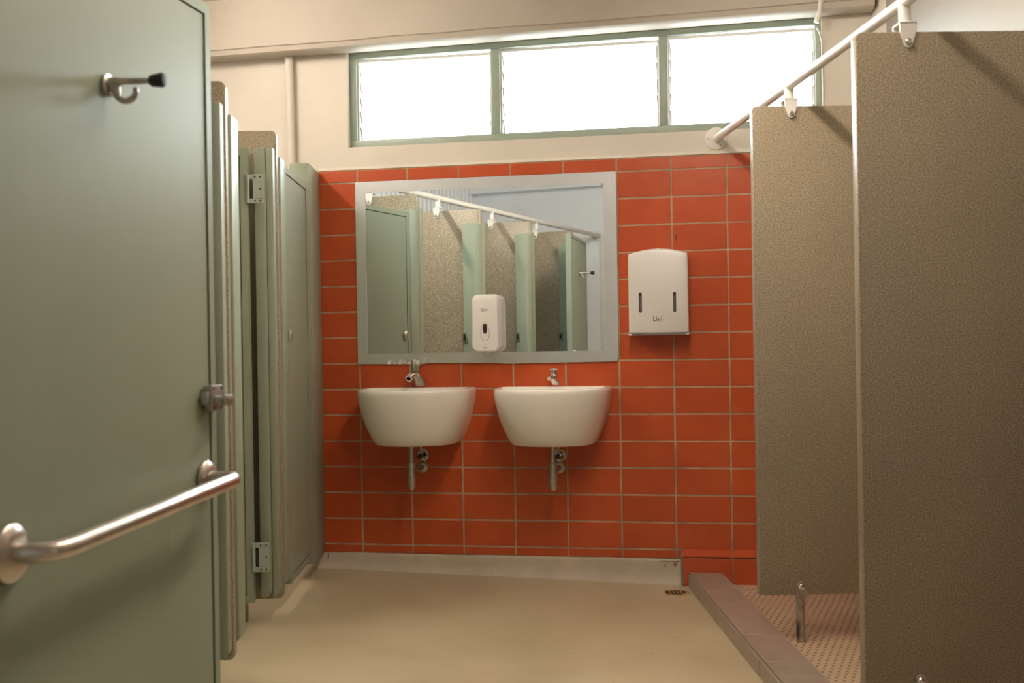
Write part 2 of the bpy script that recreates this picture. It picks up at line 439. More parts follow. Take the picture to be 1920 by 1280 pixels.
for a, b in bays:
    zb, zt = WZ0 + 0.038, ztop((a + b) / 2) - 0.036
    for x in (a, b - 0.008): MB().box(x, x + 0.008, F0 + 0.016, F1 + 0.012, zb, zt).build('louvre_channel', 'white_enamel', win)
    MB().box(a + 0.008, b - 0.008, F0 + 0.018, F0 + 0.04, zt - 0.014, zt).build('louvre_head', 'white_enamel', win)
    nb = 5; ph = (zt - 0.016 - zb) / nb
    for k in range(nb):
        z = zb + k * ph
        y0, y1 = F0 + 0.030, F0 + 0.052           # bottom edge of each blade leans outwards
        m = MB().prism([(y1, z - 0.004), (y1 + 0.005, z - 0.003), (y0 + 0.005, z + ph + 0.007), (y0, z + ph + 0.006)], a + 0.012, b - 0.012, 'x')
        m.build('louvre_blade', 'louvre_glass', win)
        for x in (a + 0.008, b - 0.013):
            m = MB().prism([(y1 - 0.004, z + 0.002), (y1 + 0.008, z + 0.004), (y0 + 0.008, z + ph * 0.92), (y0 - 0.004, z + ph * 0.90)], x, x + 0.005, 'x')
            m.build('louvre_clip', 'zinc', win)

# ================================================================== left stalls
ZP = 1.897
def partition(k, label, pil=True):
    y = Y1 - k * PITCH
    t = thing('stall_partition', label, 'partition', (XL, y, 0.0), 0, 'terrazzo partitions between the stalls')
    dx = X_LEFT + 0.019 - XL
    r = 0.022
    poly = [(dx, 0.098), (-0.012, 0.098), (0, 0.11)] + [(-r + r * math.cos(a), ZP - r + r * math.sin(a)) for a in (0, .4, .8, 1.2, math.pi / 2)] + [(dx, ZP)]
    MB().prism(poly, 0.0, 0.036, 'y').build('panel', 'terrazzo', t, 0.004, 2)
    MB().box(-0.9, -0.142, 0.003, 0.033, 0.0, 0.0975).build('foot', 'terrazzo', t, 0.003, 1)
    # near-side post (hinge side) and far-side post (keeper side)
    d = 0.05 if k < 3 else 0.165
    def post(name, x0, x1, y0, y1, z0, z1):
        MB().prism([(x0, z0), (x1 - .018, z0), (x1, z0 + .022), (x1, z1), (x0, z1)], y0, y1, 'y').build(name, 'green_paint', t, 0.004, 2)
    post('jamb_post', -0.078, -0.034, -d, -0.001, 0.114, 1.822)
    post('jamb_cap', -0.0335, -0.006, -d, -0.001, 0.112, 1.822)
    post('keeper_post', -0.078, 0.008, 0.037, 0.136, 0.135, 1.800)
    if k:
        kp = MB().box(-0.082, -0.050, 0.1365, 0.146, 1.060, 1.125).build('latch_keeper', 'zinc', t, 0.002, 1)
        MB().box(-0.074, -0.058, 0.1462, 0.147, 1.075, 1.110).build('keeper_slot', 'dark_hole', kp)
    return t
P0 = partition(0, 'speckled terrazzo stall partition beside the closed green door')
P1 = partition(1, 'speckled terrazzo stall partition second from the tiled wall, green posts on its edge')
P2 = partition(2, 'speckled terrazzo stall partition third from the tiled wall, seen in the mirror')
P3 = partition(3, 'speckled terrazzo stall partition next to the wide door with grab bar, seen in the mirror')

# post against the tiled wall
yw = wall_y(XL)
t = thing('wall_post', 'green painted door post fixed against the tiled wall', 'door post', (XL, 5.26, 0.0))
m = MB().prism([(-0.080, 0.0), (0.008, 0.0), (0.008, yw - 5.26 - 0.012), (-0.080, yw - 5.26 + 0.006)], 0.085, 1.884, 'z')
m.build('post', 'green_paint', t, 0.003, 2)
MB().box(-0.030, 0.006, -0.045, -0.0005, 0.13, 1.800).build('door_stop', 'green_paint', t, 0.003, 2)

def slab_door(t, wd, z0, z1, th=0.034, border=0.026):
    # local x along the door from the free edge, local y = thickness, face with border on both sides
    core = MB().box(0.004, wd - 0.004, -th / 2 + 0.0035, th / 2 - 0.0035, z0 + 0.004, z1 - 0.004).build('door_panel', 'green_paint', t)
    m = MB()
    def ring():
        o = [(0, z0), (wd, z0), (wd, z1), (0, z1)]; i = [(border, z0 + border), (wd - border, z0 + border), (wd - border, z1 - border), (border, z1 - border)]
        for a in range(4):
            b = (a + 1) % 4
            m.prism([o[a], o[b], i[b], i[a]], -th / 2, th / 2, 'y')
    ring()
    m.build('door_frame', 'green_paint', t, 0.0, smooth=False)
    # thin dark gap between the frame and the sheet on both faces
    for sgn in (-1, 1):
        g = MB(); y0 = sgn * (th / 2 - 0.0034); y1 = sgn * (th / 2 - 0.0030)
        for (a0, a1, b0, b1) in ((border, wd - border, z0 + border, z0 + border + .003), (border, wd - border, z1 - border - .003, z1 - border), (border, border + .003, z0 + border, z1 - border), (wd - border - .003, wd - border, z0 + border, z1 - border)):
            g.box(a0, a1, min(y0, y1), max(y0, y1), b0, b1)
        g.build('frame_gap', 'dark_hole', t)
    return core
def hinge(t, x, y, z, flip=1):
    m = MB().box(x, x + 0.028 * flip, y - 0.002, y + 0.002, z - 0.055, z + 0.055) if flip > 0 else MB().box(x + 0.028 * flip, x, y - 0.002, y + 0.002, z - 0.055, z + 0.055)
    h = m.build('hinge', 'window_green', t, 0.001, 1)
    MB().sweep([(x, y - 0.004, z - 0.056), (x, y - 0.004, z + 0.056)], 0.0065, 10).build('hinge_pin', 'window_green', h, smooth=True)
    for dz in (-0.04, 0.0, 0.04):
        MB().lathe([(0, 0.004), (0.0015, 0.0035), (0.002, 0.0)], (x + 0.016 * flip, y - 0.002, z + dz), (0, -1, 0), 8).build('screw', 'dark_hole', h)

# closed door of the stall at the tiled wall
t = thing('cubicle_door', 'closed green stall door with round metal knob beside the orange tiles', 'door', (XL - 0.012, 4.652, 0.0), math.pi / 2)
slab_door(t, 0.560, 0.125, 1.783)
k = MB().lathe([(0, 0.026), (0.003, 0.026), (0.006, 0.021), (0.009, 0.014), (0.010, 0)], (0.055, -0.017, 1.108), (0, -1, 0), 20).build('knob', 'brushed_steel', t, smooth=True)
MB().box(0.053, 0.057, -0.0276, -0.0268, 1.098, 1.118).build('slot', 'dark_hole', k)

# door of the second stall, swung inwards
t = thing('cubicle_door', 'green stall door standing open inward on two slotted hinges', 'door', (-0.905, 4.425, 0.0), math.pi)
slab_door(t, 0.610, 0.105, 1.812)
def slot_hinge(z, px, py):
    # local frame turned by half a turn: +x points into the stall
    h = MB().box(-0.062, 0.004, 0.0175, 0.0215, z - 0.055, z - 0.036).box(-0.062, 0.004, 0.0175, 0.0215, z + 0.036, z + 0.055).box(-0.062, -0.022, 0.0175, 0.0215, z - 0.036, z + 0.036).build('hinge', 'window_green', t, 0.0012, 1)
    MB().sweep([(-0.004, 0.022, z - 0.052), (-0.004, 0.022, z + 0.052)], 0.0055, 10).build('hinge_pin', 'window_green', h, smooth=True)
    for dx, dz in ((-0.05, -0.045), (-0.05, 0.045), (-0.050, 0.0), (-0.03, 0.045), (-0.03, -0.045)):
        MB().lathe([(0, 0.0035), (0.001, 0.0035), (0.0012, 0)], (dx, 0.0213, z + dz), (0, 1, 0), 8).build('screw', 'dark_hole', h)
slot_hinge(1.66, 0, 0); slot_hinge(0.277, 0, 0)

# wide accessible door, folded back outwards along the stall fronts
A = math.radians(11.5)
ex, ey = -0.603, 2.57
# local x runs from the latch edge to the hinge edge; local +y faces the aisle
t = thing('wide_cubicle_door', 'wide green door with steel grab bar, coat hook and latch', 'door', (ex, ey, 0.0), math.atan2(-math.cos(A), -math.sin(A)))
TH2 = 0.019
slab_door(t, 0.86, 0.115, 1.822, 0.038, 0.024)
for ob in t.children: ob.location.y = -TH2
hk = MB().lathe([(0, 0.021), (0.004, 0.021), (0.006, 0.018), (0.006, 0)], (0.435, 0, 1.556), (0, 1, 0), 20)
hk = hk.build('coat_hook', 'brushed_steel', t, smooth=True)
MB().sweep([(0.435, 0.004, 1.560), (0.435, 0.03, 1.562), (0.435, 0.085, 1.560)], [0.012, 0.0065, 0.0055], 12).build('hook_arm', 'old_chrome', hk, smooth=True)
pts = [(0.435, 0.010, 1.552)] + [(0.435, 0.036 + 0.019 * math.cos(math.radians(a)), 1.543 + 0.017 * math.sin(math.radians(a))) for a in range(160, 381, 20)]
MB().sweep(pts, [0.010] + [0.0075] * 3 + [0.006] * 6 + [0.0052] * 3, 10).build('hook_curl', 'old_chrome', hk, smooth=True)
MB().lathe([(0, 0.0085), (0.004, 0.011), (0.024, 0.0135), (0.029, 0.011), (0.030, 0)], (0.435, 0.083, 1.560), (0, 1, 0), 14).build('rubber_buffer', 'black_rubber', hk, smooth=True)
for dz in (-0.014, 0.014): MB().lathe([(0, .003), (.001, .003), (.0012, 0)], (0.424, 0.006, 1.556 + dz * .6), (0, 1, 0), 8).build('screw', 'dark_hole', hk)
lt = MB().box(0.012, 0.066, 0.0005, 0.022, 0.938, 0.994).build('latch', 'zinc', t, 0.003, 2)
MB().box(0.066, 0.084, 0.003, 0.018, 0.952, 0.980).build('latch_bolt', 'zinc', lt, 0.003, 2)
MB().lathe([(0, 0.010), (0.016, 0.008)], (0.042, 0.021, 0.962), (0, 1, 0), 14).build('latch_spindle', 'zinc', lt, smooth=True)
MB().box(0.005, 0.047, 0.034, 0.044, 0.950, 0.972).build('latch_lever', 'zinc', lt, 0.003, 2)
for x in (0.020, 0.058):
    for z in (0.945, 0.987): MB().lathe([(0, .0035), (.001, .0035), (.0012, 0)], (x, 0.0218, z), (0, 1, 0), 8).build('screw', 'dark_hole', lt)
# grab bar
ZA, ZB = 0.795, 0.762
SO = 0.072
bar = [(0.060, 0.006, ZA)]
bar += [(0.060 + 0.028 * (1 - math.cos(a)), SO - 0.028 + 0.028 * math.sin(a), ZA) for a in [i * math.pi / 2 / 5 for i in range(6)]]
bar += [(0.755 - 0.055 + 0.055 * math.sin(a), SO - 0.055 + 0.055 * math.cos(a), 0) for a in [i * math.pi / 2 / 7 for i in range(8)]]
bar += [(0.755, 0.006, ZB)]
bar = [(x, y, ZA + (ZB - ZA) * (x - 0.06) / 0.695) for x, y, z in bar]
gb = MB().sweep(bar, 0.0165, 20).build('grab_bar', 'brushed_steel', t, smooth=True)
for x, z, r in ((0.060, ZA, 0.038), (0.755, ZB, 0.046)):
    MB().lathe([(0, r), (0.006, r), (0.012, r * 0.86), (0.016, r * 0.52), (0.016, 0)], (x, 0.0005, z), (0, 1, 0), 28).build('bar_flange', 'brushed_steel', gb, smooth=True)
for z in (0.3, 1.65):
    h = MB().box(0.862, 0.905, -0.036, -0.030, z - 0.055, z + 0.055).build('hinge', 'window_green', t, 0.001, 1)
    MB().sweep([(0.864, -0.033, z - 0.056), (0.864, -0.033, z + 0.056)], 0.007, 10).build('hinge_pin', 'window_green', h, smooth=True)
MB().box(0.2195, 0.2225, 0.0002 - 0.0045, -0.0032, 0.66, 0.715).build('scratch', 'rust_stain', t)

# ================================================================== hanging rails
def bracket(parent, x, y, zr, face, zfoot, half=0.018):
    # face = -1: plates on the side with smaller y, +1 on the other
    b = MB().sweep([(x, y + face * 0.002, zr - 0.004), (x, y + face * 0.004, ZP + 0.020)], [0.017, 0.0165], 14).build('bracket', 'white_enamel', parent, smooth=True)
    hw = 0.024
    for f in (-1, 1):
        yy = y + f * (half + 0.0036)
        poly = [(x - hw, ZP + 0.024), (x + hw, ZP + 0.024), (x + hw * .9, ZP - 0.002)] + [(x + 0.013 * math.cos(a), zfoot + 0.012 * math.sin(a) - 0.004) for a in [-i * math.pi / 6 for i in range(7)]] + [(x - hw * .9, ZP - 0.002)]
        MB().prism(poly, yy - 0.003, yy + 0.003, 'y').build('bracket_plate', 'white_enamel', b, 0.001, 1)
    MB().box(x - hw, x + hw, y - half - 0.0066, y + half + 0.0066, ZP + 0.020, ZP + 0.026).build('bracket_saddle', 'white_enamel', b, 0.001, 1)
    for f in (-1, 1):
        MB().lathe([(0, 0.0095), (0.004, 0.0095), (0.006, 0.007), (0.010, 0.006), (0.011, 0)], (x, y + f * (half + 0.0066), zfoot), (0, f, 0), 10).build('bolt', 'chrome', b, smooth=True)
# right rail
ra = WP(1.044, 0.0, 1.961); rb = Vector((1.175, 2.6, 1.988))
rail_r = thing('shower_rail', 'white steel rail from a round wall flange over the shower partitions', 'rail', (0, 0, 0))
MB().sweep([ra + Vector((0, -0.010, 0)), rb], 0.0165, 18).build('rail_tube', 'white_enamel', rail_r, smooth=True)
fl = MB().lathe([(0, 0.050), (0.006, 0.050), (0.008, 0.047), (0.008, 0.0)], WP(1.044, 0.0005, 1.961), (-sP, -cP, 0), 32).build('wall_flange', 'white_enamel', rail_r, smooth=True)
for a in (60, 180, 300):
    MB().lathe([(0, .004), (.0015, .0035), (.002, 0)], WP(1.044 + .036 * math.cos(math.radians(a)), 0.0085, 1.961 + .036 * math.sin(math.radians(a))), (-sP, -cP, 0), 8).build('screw', 'zinc', fl)
def rail_at(y):
    u = (y - ra.y) / (rb.y - ra.y); return ra + (rb - ra) * u
YA, YB = 4.151, 3.146
for y in (YA, YB):
    p = rail_at(y + 0.0225); bracket(rail_r, p.x, y + 0.0225, p.z, -1, 1.868, 0.0225)
# left rail
rail_l = thing('stall_rail', 'white steel rail over the stall partitions, seen in the mirror', 'rail', (0, 0, 0))
MB().sweep([(-1.11, 4.545, 1.98), (-1.11, Y_FRONT + 0.004, 1.99)], 0.0185, 18).build('rail_tube', 'white_enamel', rail_l, smooth=True)
MB().lathe([(0, 0.045), (0.006, 0.045), (0.008, 0.04), (0.008, 0)], (-1.11 - 0.02, Y_FRONT + 0.013, 1.99), (0, 1, 0), 28).build('wall_flange', 'white_enamel', rail_l, smooth=True)
for k in range(4): bracket(rail_l, -1.11, Y1 - k * PITCH + 0.018, 1.983, 1, 1.868)

# ================================================================== showers
def shower_panel(x0, y, z0, label):
    t = thing('shower_partition', label, 'partition', (x0, y, 0), 0, 'terrazzo partitions of the showers')
    dx = X_RIGHT - 0.0065 - x0; r = 0.016
    poly = [(dx, z0), (0.0, z0)] + [(r - r * math.cos(a), ZP - r + r * math.sin(a)) for a in (0, .4, .8, 1.2, math.pi / 2)] + [(dx, ZP)]
    MB().prism(poly, 0, 0.045, 'y').build('panel', 'terrazzo', t, 0.005, 2)
    lx = 0.151
    leg = MB().sweep([(lx, 0.0225, -0.021), (lx, 0.0225, z0 + 0.001)], 0.0155, 16).build('leg', 'old_chrome', t, smooth=True)
    poly = [(lx - 0.021, z0 - 0.010), (lx + 0.021, z0 - 0.010), (lx + 0.020, z0 + 0.022)] + [(lx + 0.016 * math.cos(a), z0 + 0.034 + 0.016 * math.sin(a)) for a in [math.radians(20 + 20 * i) for i in range(8)]] + [(lx - 0.020, z0 + 0.022)]
    MB().prism(poly, -0.0045, -0.0005, 'y').build('leg_plate', 'old_chrome', leg, 0.001, 1)
    MB().lathe([(0, 0.012), (0.004, 0.012), (0.008, 0.008), (0.013, 0.007), (0.014, 0)], (lx, -0.0046, z0 + 0.030), (0, -1, 0), 12).build('bolt', 'chrome', leg, smooth=True)
    return t
shower_panel(0.945, YA, 0.152, 'speckled terrazzo shower partition whose bare metal leg stands on studded floor')
shower_panel(1.000, YB, 0.108, 'large speckled terrazzo shower partition standing farther from the tiled wall')

# kerb of grey tiles
kb = thing('shower_kerb', 'low kerb of grey-brown tiles between floor and showers', 'kerb', (0.857, 2.2, -0.035))
KX, KZ = 0.153, 0.066
ye = lambda x: wall_y(0.857 + x) - 2.2 - 0.050
m = MB().prism([(0.006, -1.7), (KX - 0.004, -1.7), (KX - 0.004, ye(KX)), (0.006, ye(0.006))], -0.012, KZ - 0.006, 'z')
m.build('bed', 'kerb_grout', kb)
tops = [4.811, 4.094, 3.746, 3.40, 3.05, 2.70, 2.35, 2.0, 1.65, 1.3, 0.95, 0.6]
prev = None
for a, b in zip(tops[:-1], tops[1:]):
    MB().box(0.010, KX, b - 2.2 + .0016, a - 2.2 - .0016, KZ - 0.008, KZ).build('kerb_tile', 'kerb_ceramic', kb, 0.002, 1)
MB().prism([(0.010, tops[0] - 2.2 + .0016), (KX, tops[0] - 2.2 + .0016), (KX, ye(KX) - .003), (0.010, ye(0.010) - .003)], KZ - 0.008, KZ, 'z').build('kerb_tile', 'kerb_ceramic', kb, 0.002, 1)
fr = [5.15, 4.87, 4.53, 4.13, 3.79, 3.44, 3.09, 2.74, 2.39, 2.04, 1.69, 1.34, 0.99, 0.64]
for a, b in zip(fr[:-1], fr[1:]):
    MB().box(0.0, 0.008, b - 2.2 + .0012, a - 2.2 - .0012, -0.004, KZ - 0.003).build('kerb_tile', 'kerb_ceramic', kb, 0.002, 1)

# floor drain
zd = zfloor(0.78)
t = thing('floor_drain', 'rusty round floor drain at the foot of the kerb', 'drain', (0.785, 5.055, zd))
rim = []
for k in range(28):
    a = 2 * math.pi * k / 28; rr = 0.058 * (1 + random.uniform(-.10, .14)); rim.append((rr * math.cos(a), rr * math.sin(a)))
MB().prism(rim, -0.004, 0.0012, 'z').build('stain_ring', 'rust_stain', t)
MB().prism([(0.044 * math.cos(2 * math.pi * k / 24), 0.040 * math.sin(2 * math.pi * k / 24)) for k in range(24)], -0.003, 0.0020, 'z').build('hole', 'dark_hole', t)
g = MB()
for x in (-0.024, -0.008, 0.008, 0.024): g.box(x - 0.003, x + 0.003, -0.032, 0.032, 0.0021, 0.0035)
g.build('grate', 'rust_stain', t)

# ================================================================== basins
def basin(s, label):
    t = wall_thing('wash_basin', label, 'basin', s, 0.0095, 0.608, 'white wall basins')
    NF, NB = 40, 16
    def loop(half, depth, z, back=0.0, y0f=0.30, e=2.35):
        pts = []
        y0 = back + (depth - back) * y0f
        pts.append((-half, -back, z))
        for i in range(NF + 1):
            th = math.pi * i / NF
            c, sn = math.cos(th), math.sin(th)
            x = -half * math.copysign(abs(c) ** (2 / e), c)
            y = y0 + (depth - y0) * abs(sn) ** (2 / e)
            pts.append((x, -y, z))
        pts.append((half, -back, z))
        for i in range(1, NB): pts.append((half - 2 * half * i / NB, -back, z))
        return pts
    B0 = 0.608
    outer = [(0.165, .265, .608), (0.186, .292, .610), (0.193, .302, .618), (0.208, .320, .650), (0.228, .342, .700), (0.243, .360, .750), (0.253, .373, .800), (0.258, .380, .838), (0.2575, .3795, .850), (0.255, .376, .8575), (0.250, .371, .8615), (0.244, .365, .8625)]
    loops = [loop(h, d, z - B0) for h, d, z in outer]
    inner = [(0.238, .357, .8625, .085), (0.233, .351, .860, .089), (0.228, .345, .852, .093), (0.215, .330, .815, .10), (0.190, .300, .775, .115), (0.14, .26, .750, .14), (0.05, .215, .742, .175), (0.021, .197, .741, .19)]
    loops += [loop(h, d, z - B0, b) for h, d, z, b in inner]
    MB().loft(loops).build('bowl', 'ceramic', t, smooth=True)
    MB().lathe([(0, 0.020), (0.002, 0.018), (0.002, 0.010), (0.0005, 0.010)], (0, -0.2, 0.1335), (0, 0, 1), 20).build('waste_ring', 'chrome', t, smooth=True)
    MB().lathe([(0, 0.010), (0.002, 0.009), (0.002, 0.0)], (0, -0.0935, 0.218), (0, -1, 0.25), 14).build('overflow', 'chrome', t, smooth=True)
    return t
basin(-0.330, 'white ceramic wall basin carrying the taller tap with round nozzle')
basin(0.303, 'white ceramic wall basin carrying the small push tap')
def big_tap():
    t = wall_thing('tap', 'chrome basin tap with tall faceted knob and round nozzle', 'tap', -0.316, 0.072, 0.8705)
    b = MB()
    n = 20; loops = []
    for z, r, ox, oy in ((0, .0265, 0, 0), (.004, .0265, 0, 0), (.02, .024, -.004, -.006), (.04, .0205, -.012, -.014), (.056, .017, -.020, -.022)):
        loops.append([(ox + r * math.cos(2 * math.pi * k / n), oy + r * .9 * math.sin(2 * math.pi * k / n), z) for k in range(n)])
    b.loft(loops); b.build('tap_body', 'old_chrome', t, smooth=True)
    MB().lathe([(0, 0.017), (0.008, 0.021), (0.014, 0.020), (0.018, 0.015)], (-0.019, -0.020, 0.048), (0, 0, 1), 20).build('collar', 'chrome', t, smooth=True)
    k = 10; loops = []
    for z, r in ((.066, .016), (.069, .0245), (.080, .0255), (.112, .0235), (.120, .020), (.123, .012), (.123, .003)):
        loops.append([(-0.019 + r * (1 - .06 * (j % 2)) * math.cos(math.pi * j / k), -0.020 + r * (1 - .06 * (j % 2)) * math.sin(math.pi * j / k), z) for j in range(2 * k)])
    MB().loft(loops).build('tap_knob', 'chrome', t, smooth=True)
    MB().lathe([(0, 0.0045), (0.004, 0.006), (0.008, 0.005), (0.011, 0.0)], (-0.006, -0.020, 0.1215), (0, 0, 1), 12).build('indicator', 'chrome', t, smooth=True)
    MB().sweep([(-0.019, -0.026, 0.055), (-0.025, -0.060, 0.052), (-0.030, -0.085, 0.046)], [0.012, 0.011, 0.011], 14).build('spout', 'chrome', t, smooth=True)
    nz = MB().lathe([(0, 0.012), (0.006, 0.0165), (0.022, 0.0165), (0.024, 0.0145), (0.024, 0.011), (0.014, 0.010), (0.014, 0)], (-0.0300, -0.078, 0.049), (-0.10, -0.86, -0.5), 22).build('nozzle', 'chrome', t, smooth=True)
    MB().lathe([(0, 0.0098), (0.0005, 0.0098)], (-0.0317, -0.0918, 0.041), (-0.10, -0.86, -0.5), 16).build('aerator', 'dark_hole', nz)
def small_tap():
    t = wall_thing('tap', 'small chrome push tap with mushroom cap', 'tap', 0.317, 0.072, 0.8705)
    n = 18; loops = []
    for z, r, oy, ox in ((0, .0215, 0, 0), (.004, .0215, 0, 0), (.015, .0195, -.006, -.005), (.028, .0155, -.016, -.012), (.034, .010, -.022, -.016)):
        loops.append([(ox + r * math.cos(2 * math.pi * k / n), oy + r * math.sin(2 * math.pi * k / n), z) for k in range(n)])
    MB().loft(loops).build('tap_body', 'chrome', t, smooth=True)
    MB().lathe([(0, 0.012), (0.004, 0.0155), (0.010, 0.0135), (0.016, 0.0145), (0.036, 0.0165), (0.038, 0.0165)], (-0.011, -0.014, 0.026), (0, 0, 1), 18).build('stem', 'chrome', t, smooth=True)
    MB().lathe([(0, 0.0165), (0.002, 0.0205), (0.006, 0.0205), (0.010, 0.016), (0.012, 0.0)], (-0.011, -0.014, 0.0635), (0, 0, 1), 22).build('push_cap', 'chrome', t, smooth=True)
    MB().sweep([(-0.012, -0.018, 0.028), (-0.020, -0.050, 0.034), (-0.023, -0.070, 0.030)], [0.0105, 0.009, 0.0095], 12).build('spout', 'chrome', t, smooth=True)
big_tap(); small_tap()
def trap(s, label, vlabel, pipe_r):
    t = wall_thing('bottle_trap', label, 'trap', s, 0.2, 0.405)
    MB().sweep([(0, 0, 0.115), (0, 0, 0.2025)], pipe_r, 16).build('tail_pipe', 'old_chrome', t, smooth=True)
    MB().lathe([(0, 0.0), (0.001, 0.009), (0.006, 0.015), (0.014, 0.0185), (0.05, 0.0215), (0.054, 0.023), (0.058, 0.0225), (0.105, 0.0205), (0.112, 0.021), (0.122, 0.021), (0.124, 0.015)], (0, 0, 0), (0, 0, 1), 22).build('bottle', 'old_chrome', t, smooth=True)
    MB().sweep([(0, 0.012, 0.084), (0.0, 0.186, 0.084)], 0.0125, 14).build('outlet_pipe', 'old_chrome', t, smooth=True)
    MB().lathe([(0, 0.027), (0.003, 0.027), (0.010, 0.020), (0.012, 0.014)], (0.0, 0.1905, 0.084), (0, -1, 0), 24).build('wall_rose', 'old_chrome', t, smooth=True)
    v = wall_thing('supply_valve', vlabel, 'valve', s + 0.002, 0.0095, 0.545)
    MB().lathe([(0, 0.029), (0.003, 0.029), (0.008, 0.024), (0.009, 0.0)], (0, -0.0003, 0), (0, -1, 0), 24).build('wall_plate', 'chrome', v, smooth=True)
    MB().sweep([(0, -0.009, 0), (0, -0.05, 0)], 0.009, 12).build('valve_body', 'dark_hole' if pipe_r > .013 else 'old_chrome', v, smooth=True)
    MB().lathe([(0, 0.012), (0.014, 0.013), (0.016, 0.0)], (0, -0.045, 0), (0, -1, -0.1), 10).build('valve_knob', 'dark_plastic', v)
    MB().sweep([(0.0, -0.034, 0.005), (0.0, -0.036, 0.03), (0.004, -0.05, 0.066)], 0.006, 10).build('hose', 'zinc', v, smooth=True)
trap(-0.333, 'tarnished chrome bottle trap under the basin with the taller tap', 'angle valve on round wall plate under the basin with the taller tap', 0.0138)
trap(0.314, 'tarnished chrome bottle trap under the basin with the push tap', 'angle valve on round wall plate under the basin with the push tap', 0.0115)

# ================================================================== mirror
t = wall_thing('wall_mirror', 'large wall mirror edged with silver tape above the basins', 'mirror', -0.022, 0.0098, 0.970)
MX, MZ = 0.616, 0.862
MB().box(-MX + 0.004, MX - 0.004, -0.006, 0, 0.004, MZ - 0.004).build('mirror_sheet', 'mirror_glass', t)
def tape(poly):
    MB().prism(poly, -0.0078, -0.0062, 'y').build('tape_strip', 'foil', t)
b = 0.052
tape([(-MX, MZ - b), (MX, MZ - b), (MX, MZ), (-MX, MZ)])
tape([(-MX, 0.003), (-0.29, 0.0), (-0.285, 0.004), (0.06, 0.001), (0.09, -0.003), (MX - 0.018, 0.002), (MX, 0.018), (MX, b), (-MX, b)])
tape([(-MX, b), (-MX + b * .93, b), (-MX + b * .93, MZ - b), (-MX, MZ - b)])
tape([(MX - b * 1.1, b), (MX, b), (MX, MZ - b), (MX - b * 1.1, MZ - b)])
m = MB()                                         # torn, crinkled tape by the tall tap
for i in range(9):
    x = -0.47 + i * 0.013; h = 0.012 + 0.028 * max(0, 1 - abs(i - 3) / 4) * random.uniform(.7, 1.1)
    m.add([(x, -0.0082, 0.001), (x + 0.013, -0.0082, 0.001), (x + 0.010, -0.0082 - random.uniform(.002, .008), h), (x + 0.002, -0.0082 - random.uniform(.001, .007), h * random.uniform(.7, 1))], [(0, 1, 2, 3)])
m.build('torn_tape', 'foil', t)

# logo strokes: word with a tick over the last letter
def logo(parent, cx, y, z, h, mat):
    st = h * 0.155; m = MB(); y0, y1 = y - 0.0004, y
    w0 = h * 0.52
    x = cx - h * 0.95
    def bar(a, b, c, d): m.box(a, b, y0, y1, c, d)
    def slant(xa, za, xb, zb): m.prism([(xa, za), (xa + st, za), (xb + st, zb), (xb, zb)], y0, y1, 'y')
    bar(x, x + st, z, z + h); bar(x + st, x + w0, z, z + st)                       # L
    x += h * 0.66
    bar(x, x + st, z, z + h * 0.68); bar(x, x + st, z + h * 0.82, z + h * 0.97)     # i
    x += h * 0.28
    slant(x + h * .22, z, x, z + h * .68); slant(x + h * .22, z, x + h * .44, z + h * .68)   # v
    x += h * 0.72
    bar(x, x + st, z, z + h * 0.68)                                                 # i stem
    m.prism([(x - h * .05, z + h * .85), (x + h * .08, z + h * .78), (x + h * .42, z + h * 1.22), (x + h * .10, z + h * 1.0)], y0, y1, 'y')
    return m.build('logo', mat, parent)

# ================================================================== dispensers
t = wall_thing('soap_dispenser', 'white soap dispenser mounted on the mirror', 'soap dispenser', -0.003, 0.0182, 1.030)
def rr_loop(x0, x1, z0, z1, r, y, top=0.0):
    pts = rrect(x0, x1, z0, z1, r, 6)
    out = []
    for x, z in pts:
        u = (x - (x0 + x1) / 2) / ((x1 - x0) / 2)
        out.append((x, y, z + (top * (1 - u * u) if z > (z0 + z1) / 2 else -top * .5 * (1 - u * u))))
    return out
MB().loft([rr_loop(-0.062, 0.062, 0.008, 0.248, 0.02, -0.0005, .004), rr_loop(-0.062, 0.062, 0.006, 0.250, 0.02, -0.034, .004)]).build('back_plate', 'white_plastic', t, smooth=True)
MB().loft([rr_loop(-0.056, 0.056, 0.010, 0.246, 0.02, -0.034, .004), rr_loop(-0.056, 0.056, 0.010, 0.246, 0.02, -0.040, .004)]).build('seam', 'dark_plastic', t)
cov = MB().loft([rr_loop(-0.063, 0.063, 0.0, 0.254, 0.022, -0.040, .005), rr_loop(-0.064, 0.064, -0.002, 0.252, 0.023, -0.064, .005), rr_loop(-0.063, 0.063, -0.004, 0.240, 0.026, -0.082, .006), rr_loop(-0.058, 0.058, 0.002, 0.226, 0.026, -0.090, .006)])
cov = cov.build('cover', 'white_plastic', t, smooth=True)
def drop(k, zc, hw, hh):
    return [(hw * math.sin(a) * (1 - .38 * (math.cos(a) * .5 + .5) ** 1.0), zc + hh * math.cos(a)) for a in [2 * math.pi * i / k for i in range(k)]]
o, i_ = drop(36, 0.088, 0.025, 0.044), drop(36, 0.088, 0.0238, 0.0428)
m = MB()
for a in range(36):
    b2 = (a + 1) % 36; m.prism([o[a], o[b2], i_[b2], i_[a]], -0.0908, -0.0900, 'y')
m.build('window_ring', 'grey_print', t)
MB().prism([(0.0105 * math.sin(a) * abs(math.cos(a / 2 - math.pi / 4 + math.pi / 4)) ** 0 , 0.100 + 0.024 * math.cos(a)) for a in [2 * math.pi * i / 28 for i in range(28)]], -0.0915, -0.0900, 'y').build('level_window', 'dark_plastic', t)
logo(t, -0.001, -0.0902, 0.178, 0.014, 'grey_print')
MB().box(-0.009, 0.009, -0.0904, -0.0900, 0.012, 0.0145).build('small_print', 'grey_print', t)
